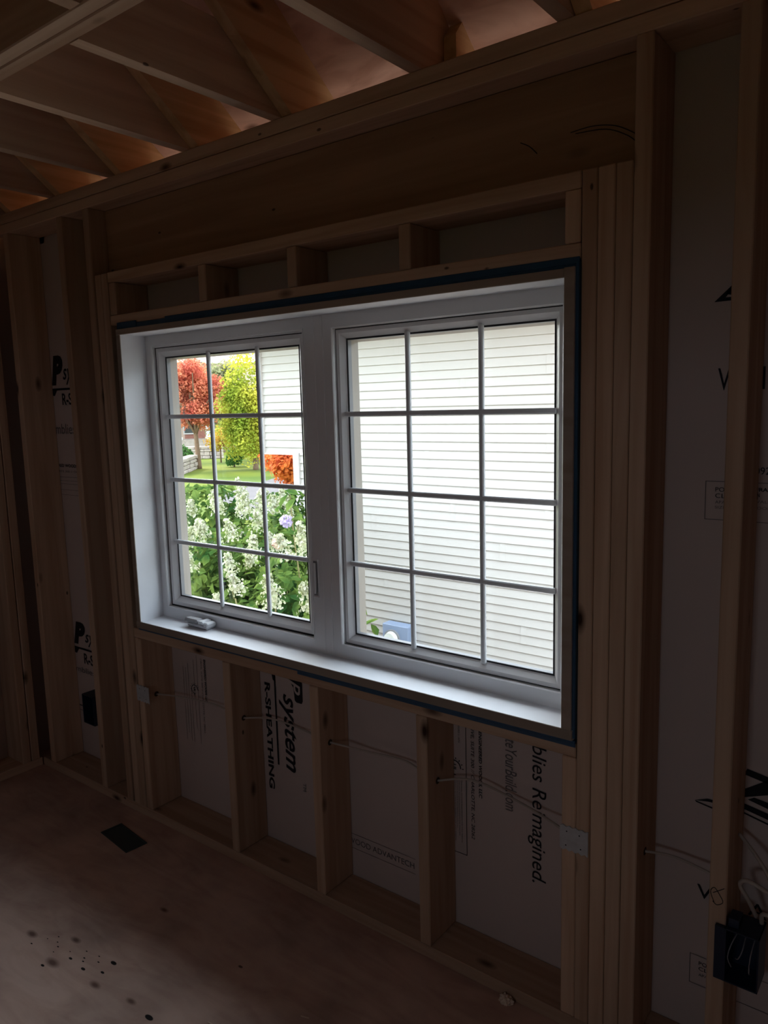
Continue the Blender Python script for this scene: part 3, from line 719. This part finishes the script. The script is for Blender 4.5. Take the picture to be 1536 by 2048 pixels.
for q in ((-1.706, -1.703, -0.012, 0.06, 0.305, 0.430), (-1.6285, -1.6252, -0.012, 0.06, 0.305, 0.430), (-1.706, -1.6252, -0.012, 0.06, 0.305, 0.308), (-1.706, -1.6252, -0.012, 0.06, 0.427, 0.430), (-1.706, -1.6252, 0.057, 0.06, 0.305, 0.430)): bmbox(bm, *q)
tag(done(bm, 'electrical_box', M['ebox'], center=(-1.667, 0, 0.305)), 'small dark outlet box low in the far left bay', 'box', 'plastic electrical boxes')
# scribble on right stud
sc = tube('marker_scribble', [(0.800, -.0003, .492), (0.792, -.0003, .515), (0.800, -.0003, .527), (0.812, -.0003, .512), (0.818, -.0003, .498), (0.806, -.0003, .488), (0.797, -.0003, .494)], 0.0009, M['pencil'], seg=5)
sc.parent = bpy.data.objects['stud.004']; sc.location = -bpy.data.objects['stud.004'].location
s2 = tube('marker_scribble', [(0.797, -.0003, .514), (0.805, -.0003, .520), (0.820, -.0003, .532)], 0.0009, M['pencil'], seg=5)
s2.parent = bpy.data.objects['stud.004']; s2.location = -bpy.data.objects['stud.004'].location
# floor register and scraps
fr = empty('floor_register', (-1.262, -0.146, 0.0)); fr.scale = (0.9, 0.82, 1); fr.rotation_euler.z = -0.12; tag(fr, 'dark rectangular floor register opening near the left end of the window wall', 'floor vent')
bm = bmesh.new()
for q in ((-.112, .112, -.052, -.045, 0.0005, .004), (-.112, .112, .045, .052, 0.0005, .004), (-.112, -.105, -.045, .045, 0.0005, .004), (.105, .112, -.045, .045, 0.0005, .004)): bmbox(bm, *q, 0.0008)
done(bm, 'flange', M['duct'], fr)
bm = bmesh.new(); bmbox(bm, -.105, .105, -.045, .045, 0.0004, 0.0014); done(bm, 'duct_opening', M['duct'], fr)
bm = bmesh.new(); bmesh.ops.create_icosphere(bm, subdivisions=3, radius=0.013)
for v in bm.verts:
    v.co *= 1 + 0.45 * math.sin(v.co.x * 520 + 1) * math.sin(v.co.y * 610) + random.uniform(-.12, .12)
    v.co.x *= 1.3; v.co.z = max(v.co.z, -0.008)
tag(done(bm, 'foam_scrap', M['shaving'], center=(0, 0, 0)), 'small pale torn scrap lying against the bottom plate near the bottom edge', 'scrap').location = (0.292, -0.018, 0.0085)
for k, (x, y, a, lb) in enumerate(((-0.115, -0.37, .3, 'thin pale wood splinter on the dark floor, farther from the bottom edge'), (-0.30, -0.53, .1, 'thin pale wood splinter on the floor nearest the bottom edge'))):
    bm = bmesh.new(); bmbox(bm, -.012, .012, -.0012, .0012, 0, .0015)
    o = tag(done(bm, 'splinter', M['shaving']), lb, 'splinter'); o.location = (x, y, 0.0005); o.rotation_euler.z = a

# ------------------------------------------------------------------ outside: ground, drive
GZ = -0.9
bm = bmesh.new()
bm.faces.new([bm.verts.new((x, y, GZ)) for x, y in ((-160, -60), (60, -60), (60, 160), (-160, 160))])
tag(done(bm, 'ground', M['lawn']), 'wide green lawn with sun patches painted in yellow outside the window', kind='structure')
board('foundation_wall', M['stonew'], -2.3, 3.03, 0.14, 0.17, -0.95, -0.021, bev=0, kind='structure')
bpy.data.objects['foundation_wall'].name = 'wall_foundation'
bm = bmesh.new()
bmprism(bm, [(-15.2, 12.0), (-16.3, 13.6), (-18.3, 17.6), (-12.0, 21.0), (-7.0, 21.0), (-7.0, 12.5), (-11.5, 9.8)], 2, GZ, GZ + 0.012)
tag(done(bm, 'driveway', M['asphalt']), 'grey driveway crossing the lawn behind the hydrangeas', 'driveway')

M['mulch'] = mat('pale_bounce_mulch', (0.30, 0.255, 0.22), 0.95, 0.1, bump=0.8, bscale=30, var=0.5, vscale=20)
bm = bmesh.new(); bmbox(bm, -6.2, 9, 0.18, 4.14, GZ, GZ + 0.03)  # bed added to cut green bounce and lighten the foot of the siding
tag(done(bm, 'added_mulch_bed', M['mulch']), 'brown mulch bed added between the two houses for its bounced light, under the hydrangeas', 'mulch bed')

# ------------------------------------------------------------------ neighbour's house
NY = 4.2
nh = empty('neighbour_house', (-2, NY, GZ)); tag(nh, 'house next door with cream horizontal siding filling the right window', 'house')
NL = Vector(nh.location)
def npart(name, material, fn, parent=nh, smooth=False):
    bm = bmesh.new(); fn(bm); bmesh.ops.translate(bm, verts=bm.verts, vec=-NL); return done(bm, name, material, parent, smooth)
P_ = 0.0801; Z0 = 2.205; NT = 2.50
def siding(bm, x0, x1, za, zb):
    k0 = math.floor((za - Z0) / P_); z = Z0 + k0 * P_
    pts = []
    while z < zb:
        lo, hi = max(z, za), min(z + P_, zb)
        if hi > lo + .001:
            f = lambda q: NY - 0.013 * (1 - (q - z) / P_)
            pts.append((lo, f(lo))); pts.append((hi, f(hi)))
        z += P_
    A = [bm.verts.new((x0, y, q)) for q, y in pts]; B = [bm.verts.new((x1, y, q)) for q, y in pts]
    for i in range(len(pts) - 1): bm.faces.new((A[i], B[i], B[i + 1], A[i + 1]))
npart('siding', M['siding'], lambda bm: (siding(bm, -4.925, 9.0, 1.105, NT), siding(bm, -4.42, 9.0, GZ + .12, 1.105)))
seams = [(-3.143, 2.116, 2), (-2.425, 2.22, 1), (-2.428, 1.724, 2), (-1.603, 1.876, 2), (-3.144, 1.489, 2), (-2.823, 1.083, 2), (-1.600, 1.243, 2), (-2.551, 0.602, 2), (-3.473, 0.442, 2), (-1.612, 0.682, 1), (-2.04, 0.282, 2),
         (-4.575, 1.805, 2), (-4.555, 1.243, 2), (-1.836, -0.44, 2), (-3.337, -0.12, 1)]
for x, z, n in seams:
    def seamf(bm):
        k = round((z - Z0) / P_)
        zt = Z0 + (k + (1 if n > 1 else 0)) * P_; zb = zt - n * P_
        A = []; B = []; Cc = []
        for j in range(n, 0, -1):
            lo = zt - j * P_
            for zz, yy in ((lo, NY - 0.0130), (lo + P_ - .0005, NY - 0.0002)):
                A.append(bm.verts.new((x, yy + .001, zz))); B.append(bm.verts.new((x, yy - .006, zz))); Cc.append(bm.verts.new((x + .05, yy - .0004, zz)))
        for i in range(len(A) - 1):
            bm.faces.new((A[i], B[i], B[i + 1], A[i + 1])); bm.faces.new((B[i], Cc[i], Cc[i + 1], B[i + 1]))
    npart('siding_seam', M['siding'], seamf)
npart('corner_board', M['trimw'], lambda bm: bmbox(bm, -4.975, -4.925, NY - .03, NY + .10, 1.105, NT))
npart('opening_casing', M['trimw'], lambda bm: bmbox(bm, -4.50, -4.42, NY - .03, NY + .05, GZ, 1.105))
npart('opening_lintel', M['trimw'], lambda bm: bmbox(bm, -4.975, -4.42, NY - .016, NY + .02, 1.085, 1.105))
npart('upper_body', M['siding'], lambda bm: (bmbox(bm, -4.96, 9.0, NY + .012, 12.0, 1.106, NT)))
npart('lower_body', M['siding'], lambda bm: (bmbox(bm, -4.45, 9.0, NY + .012, 12.0, GZ, 1.105)))
npart('roof', M['roofsh'], lambda bm: bmprism(bm, [(NY - .45, NT - .12), (NY - .45, NT + .05), (8.1, NT + 1.25), (12.5, NT + .05), (12.5, NT - .12)], 0, -5.35, 9.3))
# the meter: a fixture of the wall, but a thing of its own
mt = empty('electric_meter', (-3.125, NY - .013, -0.83)); tag(mt, 'pale blue-grey meter box with a round dial low on the siding next door', 'meter')
bm = bmesh.new(); bmbox(bm, -.155, .155, -.12, 0.0, 0, 0.30, 0.006); done(bm, 'meter_box', M['meter'], mt)
bm = bmesh.new(); bmesh.ops.create_cone(bm, cap_ends=True, segments=32, radius1=.080, radius2=.066, depth=.06, matrix=Matrix.Translation((-.03, -.15, .165)) @ Matrix.Rotation(math.pi / 2, 4, 'X')); done(bm, 'meter_dial', M['meterg'], mt)
bm = bmesh.new(); bmesh.ops.create_cone(bm, cap_ends=True, segments=32, radius1=.090, radius2=.090, depth=.02, matrix=Matrix.Translation((-.03, -.13, .165)) @ Matrix.Rotation(math.pi / 2, 4, 'X')); done(bm, 'dial_ring', M['spacer'], mt)

# ------------------------------------------------------------------ hydrangeas between the houses
def panicle(parent, p, h, r, material, n=230):
    k = n; t = RNG.uniform(0, 1, k) ** 0.8; a = RNG.uniform(0, 2 * math.pi, k)
    rad = r * (1.15 - t * 0.85) * RNG.uniform(.35, 1.15, k) * (1 + .25 * np.sin(a * 3 + t * 9))
    tilt = np.array([RNG.uniform(-.4, .4), RNG.uniform(-.4, .1), 1.0]); tilt /= np.linalg.norm(tilt)
    u = np.cross(tilt, [1, 0, 0]); u /= np.linalg.norm(u); v = np.cross(tilt, u)
    C = np.array(p) + tilt * (t * h)[:, None] + u * (rad * np.cos(a))[:, None] + v * (rad * np.sin(a))[:, None]
    N = u * np.cos(a)[:, None] + v * np.sin(a)[:, None] + tilt * .4
    return leaves('flower_head', C, N, 0.019, material, parent, ratio=0.95, fold=0.1)
def bush(name, c, r, ztop, nleaf, blooms, label, lsize=0.080, mats='hyd_leaf', group=None, cat='bush', bloomm='petal'):
    b = empty(name, (c[0], c[1], GZ + .031)); tag(b, label, cat, group)
    h = ztop - GZ
    C, N = blob(nleaf, (0, 0, h * .52), (r, r, h * .56), 0.5, 16, 0.45)
    C[:, 2] = np.clip(C[:, 2], 0.08, h)
    leaves('foliage', C, N, lsize, M[mats], b, ratio=0.62)
    for k in range(7):
        a = k * 2.4; q = r * .55
        tube('stem', [(math.cos(a) * .08, math.sin(a) * .08, 0), (math.cos(a) * q * .6, math.sin(a) * q * .6, h * .4), (math.cos(a) * q, math.sin(a) * q, h * .82)], (0.012, 0.005), M['stem'], b, seg=6, smooth_n=3)
    extra = []
    if blooms:
        tocam = math.atan2(CAM.y - c[1], CAM.x - c[0])
        for k in range(6):
            a = tocam + random.uniform(-1.5, 1.5); q = r * random.uniform(.35, .98)
            extra.append((c[0] + math.cos(a) * q, c[1] + math.sin(a) * q, ztop - .04 - .55 * (q / r) ** 3 * random.uniform(.3, 1.6), random.uniform(.10, .17)))
    for x, y, z, hh in list(blooms) + extra:
        panicle(b, (x - c[0], y - c[1], z - GZ), hh, hh * 0.36, M[bloomm])
    return b
# bloom spots as world points
HG = 'white hydrangea bushes between the houses'
bA = bush('hydrangea', (-2.72, 2.02), 0.57, 0.55, 3600, [(-2.03, 1.42, 0.40, .20), (-2.35, 1.45, 0.42, .16), (-1.80, 1.50, 0.38, .18), (-2.62, 1.50, 0.24, .15), (-1.78, 1.62, 0.66, .20), (-2.02, 1.55, 0.66, .17), (-1.93, 1.62, 0.72, .17), (-2.20, 1.90, 0.60, .16), (-2.55, 1.75, 0.58, .15), (-1.67, 1.60, .30, .10)],
     'hydrangea nearest the window with large creamy flower cones in the lowest panes', group=HG)
# a twig that reaches into the right sash
tube('stem', [(0.3, -.1, .6), (.70, -.15, 1.05), (.90, -.16, 1.22), (1.0, -.17, 1.18)], (0.006, 0.003), M['stem'], bA, seg=6)
leaves('foliage', [(.96, -.16, 1.26), (.99, -.17, 1.20), (1.03, -.17, 1.22), (1.08, -.18, 1.16), (.93, -.15, 1.19), (.99, -.2, 1.13), (1.11, -.17, 1.11)], [(0, -1, .4)] * 7, 0.11, M['hyd_leaf'], bA)
bush('hydrangea', (-3.42, 2.38), 0.74, 0.70, 4300, [(-2.95, 1.95, .62, .17), (-3.35, 2.0, .58, .16), (-3.6, 2.05, .52, .15), (-3.1, 2.2, .78, .16), (-3.5, 2.3, .74, .15), (-2.95, 2.2, .66, .18), (-3.85, 2.2, .60, .15), (-3.2, 1.75, .40, .16), (-3.1, 2.5, .74, .15)],
     'hydrangea in the middle of the row, its flowers reaching the third row of panes', group=HG)
bush('hydrangea', (-4.25, 2.85), 0.85, 0.82, 4300, [(-4.35, 2.5, .78, .22), (-4.55, 2.6, .84, .22), (-4.1, 2.5, .66, .16), (-3.9, 2.6, .72, .16), (-4.7, 2.7, .62, .16), (-4.2, 2.3, .50, .18), (-3.8, 2.4, .52, .16), (-4.45, 2.25, .40, .16), (-4.0, 3.0, .80, .15), (-3.7, 2.9, .72, .15), (-4.9, 2.8, .80, .18), (-4.6, 2.4, .56, .18)],
     'hydrangea at the left of the row with the tallest white cones', group=HG)
bush('hydrangea', (-3.72, 3.30), 0.52, 0.76, 2800, [(-3.55, 2.85, .66, .20), (-3.8, 2.8, .62, .18), (-3.35, 2.9, .60, .16)],
     'hydrangea standing close to the cream siding next door', group=HG)
# tall stem with lilac and pink mopheads
bl = empty('mophead_hydrangea', (-2.55, 2.2, GZ + .031)); tag(bl, 'tall leggy hydrangea stem with one lilac and one pink bloom', 'plant')
tube('stem', [(0, 0, 0), (.0, .02, .9), (-.10, .05, 1.55), (-.13, .06, 1.84)], (0.010, 0.004), M['stem'], bl, seg=6)
leaves('foliage', [(-.14, 0, 1.80), (-.05, -.02, 1.78), (-.20, 0, 1.74), (-.02, 0, 1.68), (-.22, .02, 1.62), (-.06, -.05, 1.58), (.04, 0, 1.55), (-.18, 0, 1.50), (-.1, .05, 1.86), (.02, .02, 1.45), (-.05, -.02, 1.40), (-.24, 0, 1.40)], [(0, -.7, .7)] * 12, 0.12, M['hyd_leaf'], bl)
for (x, y, z), mk in (((-.08, -.04, 1.66), 'petal_p'), ((-.17, -.04, 1.50), 'petal_k')):
    q = RNG.normal(0, 1, (90, 3)); q /= np.linalg.norm(q, axis=1)[:, None]
    leaves('flower_head', np.array([x, y, z]) + q * .042, q, 0.024, M[mk], bl, ratio=.95)
bush('golden_shrub', (-4.85, 4.9), 0.30, 0.36, 500, [], 'small golden shrub under the porch opening next door', lsize=0.05, mats='yel_t', cat='shrub')

# ------------------------------------------------------------------ trees
def tree(name, base, crown_c, crown_r, n, size, mk, label, trunk_r=0.12, lumps=22, group=None, limbs=5, lump_r=.38):
    t = empty(name, base); tag(t, label, 'tree', group)
    bz = Vector(base); cc = Vector(crown_c) - bz
    C, N = blob(n, cc, crown_r, 0.35, lumps, lump_r)
    leaves('foliage', C, N, size, M[mk], t, ratio=.7)
    tube('trunk', [(0, 0, 0), (cc.x * .3, cc.y * .3, cc.z * .45), (cc.x, cc.y, cc.z)], (trunk_r, trunk_r * .45), M['bark'], t, seg=8)
    for k in range(limbs):
        a = k * 2.399
        e = Vector((cc.x + math.cos(a) * crown_r[0] * .7, cc.y + math.sin(a) * crown_r[1] * .7, cc.z + crown_r[2] * (.45 if k % 2 else -.1)))
        s0 = Vector((cc.x * .3, cc.y * .3, cc.z * .45))
        tube('branch', [s0, s0.lerp(e, .5) + Vector((0, 0, .12 * crown_r[2])), e], (trunk_r * .5, trunk_r * .12), M['bark'], t, seg=6, smooth_n=4)
    return t
def at(px, py, r):
    """world point seen at a pixel of the photograph, r metres from the camera"""
    R = rot(1.42938, 0.02616, 0.65227)
    d = R @ Vector(((px - 768) / 1526, -(py - 1024) / 1526, -1)); d.normalize()
    return CAM + d * r
c = at(596, 925, 13.8)
tree('weeping_maple', (c.x, c.y, GZ), (c.x, c.y, c.z + .05), (0.78, .7, .55), 5200, 0.075, 'maple2', 'low orange-red weeping maple framed by the porch opening next door', 0.06, 30)
c = at(380, 785, 33)
tree('red_maple', (c.x + .3, c.y, GZ), tuple(c), (1.9, 1.9, 1.65), 17000, 0.105, 'maple', 'red-leaved maple filling the top left panes', 0.12, 40, limbs=8, lump_r=.30)
c = at(506, 818, 31)
tree('shade_tree', (c.x, c.y, GZ), tuple(c), (1.8, 1.8, 2.6), 17000, 0.105, 'green_t', 'yellow-green leafy tree left of the corner of the house next door', 0.12, 40, limbs=8, lump_r=.32)
c = at(440, 800, 44)
tree('background_tree', (c.x, c.y, GZ), tuple(c), (1.7, 1.7, 2.6), 6000, 0.20, 'olive_t', 'paler olive tree behind, between the red and the yellow-green trees', 0.15, 30)
c = at(395, 775, 66)
tree('background_tree', (c.x, c.y, GZ), tuple(c), (4.0, 3, 2.4), 5000, 0.32, 'olive_t', 'distant olive treetop rising over the red maple', 0.2, 30)
for px, py, r, rad, mk, lb in ((468, 915, 33, .42, 'dark_t', 'clipped dark green ball shrub at the far edge of the lawn'), (440, 880, 36, .7, 'yel_t', 'golden shrub at the foot of the olive tree'), (500, 880, 36, .8, 'yel_t', 'golden shrub at the foot of the yellow-green tree'),
                       (362, 908, 36, .5, 'dark_t', 'grey-green low shrub above the near stone wall'), (515, 895, 34, .55, 'maple2', 'low red shrub at the right end of the far bed'), (455, 860, 38, .7, 'green_t', 'light green shrub before the far house right of its porch')):
    c = at(px, py, r); t_ = empty('garden_shrub', (c.x, c.y, GZ)); tag(t_, lb, 'shrub', 'far garden shrubs')
    C, N = blob(900, (0, 0, c.z - GZ), (rad, rad, rad * .9), .6, 12, .5); C[:, 2] = np.clip(C[:, 2], 0.02, 99)
    leaves('foliage', C, N, 0.12, M[mk], t_)
    tube('trunk', [(0, 0, 0), (0, 0, c.z - GZ)], (.04, .03), M['bark'], t_, seg=5)

# low dry-stone walls along the far beds
def stone_wall(p0, p1, h, label):
    a = Vector((p0[0], p0[1], GZ)); d = Vector((p1[0] - p0[0], p1[1] - p0[1], 0)); L = d.length
    o = empty('stone_wall', a, math.atan2(d.y, d.x)); tag(o, label, 'wall', 'garden stone walls')
    bm = bmesh.new(); z = 0
    while z < h:
        hh = random.uniform(.13, .2); x = 0
        while x < L:
            l_ = random.uniform(.22, .5); bmbox(bm, x, min(x + l_, L) - .02, -.2 + random.uniform(-.03, .03), .2, z, z + hh - .015, .02); x += l_
        z += hh
    done(bm, 'stones', M['stonew'], o)
a = at(352, 929, 30); b2 = at(388, 922, 33)
stone_wall((a.x, a.y), (b2.x, b2.y), .5, 'short pale stone wall at the left edge of the lawn')
a = at(352, 905, 40); b2 = at(445, 903, 39)
stone_wall((a.x, a.y), (b2.x, b2.y), .62, 'long pale stone wall under the porch of the far house')

# ------------------------------------------------------------------ house across the lawn
fo = at(395, 880, 47); th = 0.891
fh = empty('far_house', (fo.x, fo.y, GZ), th); tag(fh, 'peach house across the lawn with white porch columns', 'house')
def fpart(name, material, boxes, parent=fh):
    bm = bmesh.new()
    for q in boxes: bmbox(bm, *q)
    return done(bm, name, material, parent)
fpart('wall', M['farwall'], [(-4, 6.0, 2.2, 9, 0, 5.3)])
fpart('brick_panel', M['farbrick'], [(-0.75, .75, 2.15, 2.2, 0.6, 3.1)])
fpart('porch_floor', M['stonew'], [(-3.5, 1.6, 0.0, 2.2, 0, .65)])
bm = bmesh.new(); bmprism(bm, [(-4.3, 5.3), (-1.9, 7.2), (0.6, 5.3)], 1, 2.0, 9); done(bm, 'gable', M['farwall'], fh)
bm = bmesh.new(); bmprism(bm, [(1.9, 5.2), (5.6, 6.6), (9.3, 5.2)], 0, -0.3, 6.3); done(bm, 'roof', M['farroof'], fh)
fpart('porch_roof', M['trimw'], [(-3.6, 1.7, -.1, 2.2, 3.15, 3.4)])
for x in (-2.4, -1.05, 0.65, 1.45):
    cl = bmesh.new(); bmesh.ops.create_cone(cl, cap_ends=True, segments=12, radius1=.15, radius2=.12, depth=2.4, matrix=Matrix.Translation((x, .15, 1.85))); bmbox(cl, x - .2, x + .2, -.05, .35, .65, .8); bmbox(cl, x - .2, x + .2, -.05, .35, 3.0, 3.15)
    done(cl, 'porch_column', M['trimw'], fh)
for x0, x1, z0, z1 in ((-0.75, -0.1, 1.0, 3.0), (2.0, 2.7, 1.5, 2.9), (3.1, 3.8, 1.5, 2.9)):
    f_ = fpart('window', M['trimw'], [(x0 - .08, x1 + .08, 2.08, 2.16, z0 - .08, z1 + .08)])
    fpart('pane', M['darkpane'], [(x0, x1, 2.06, 2.09, z0, z1)], f_)
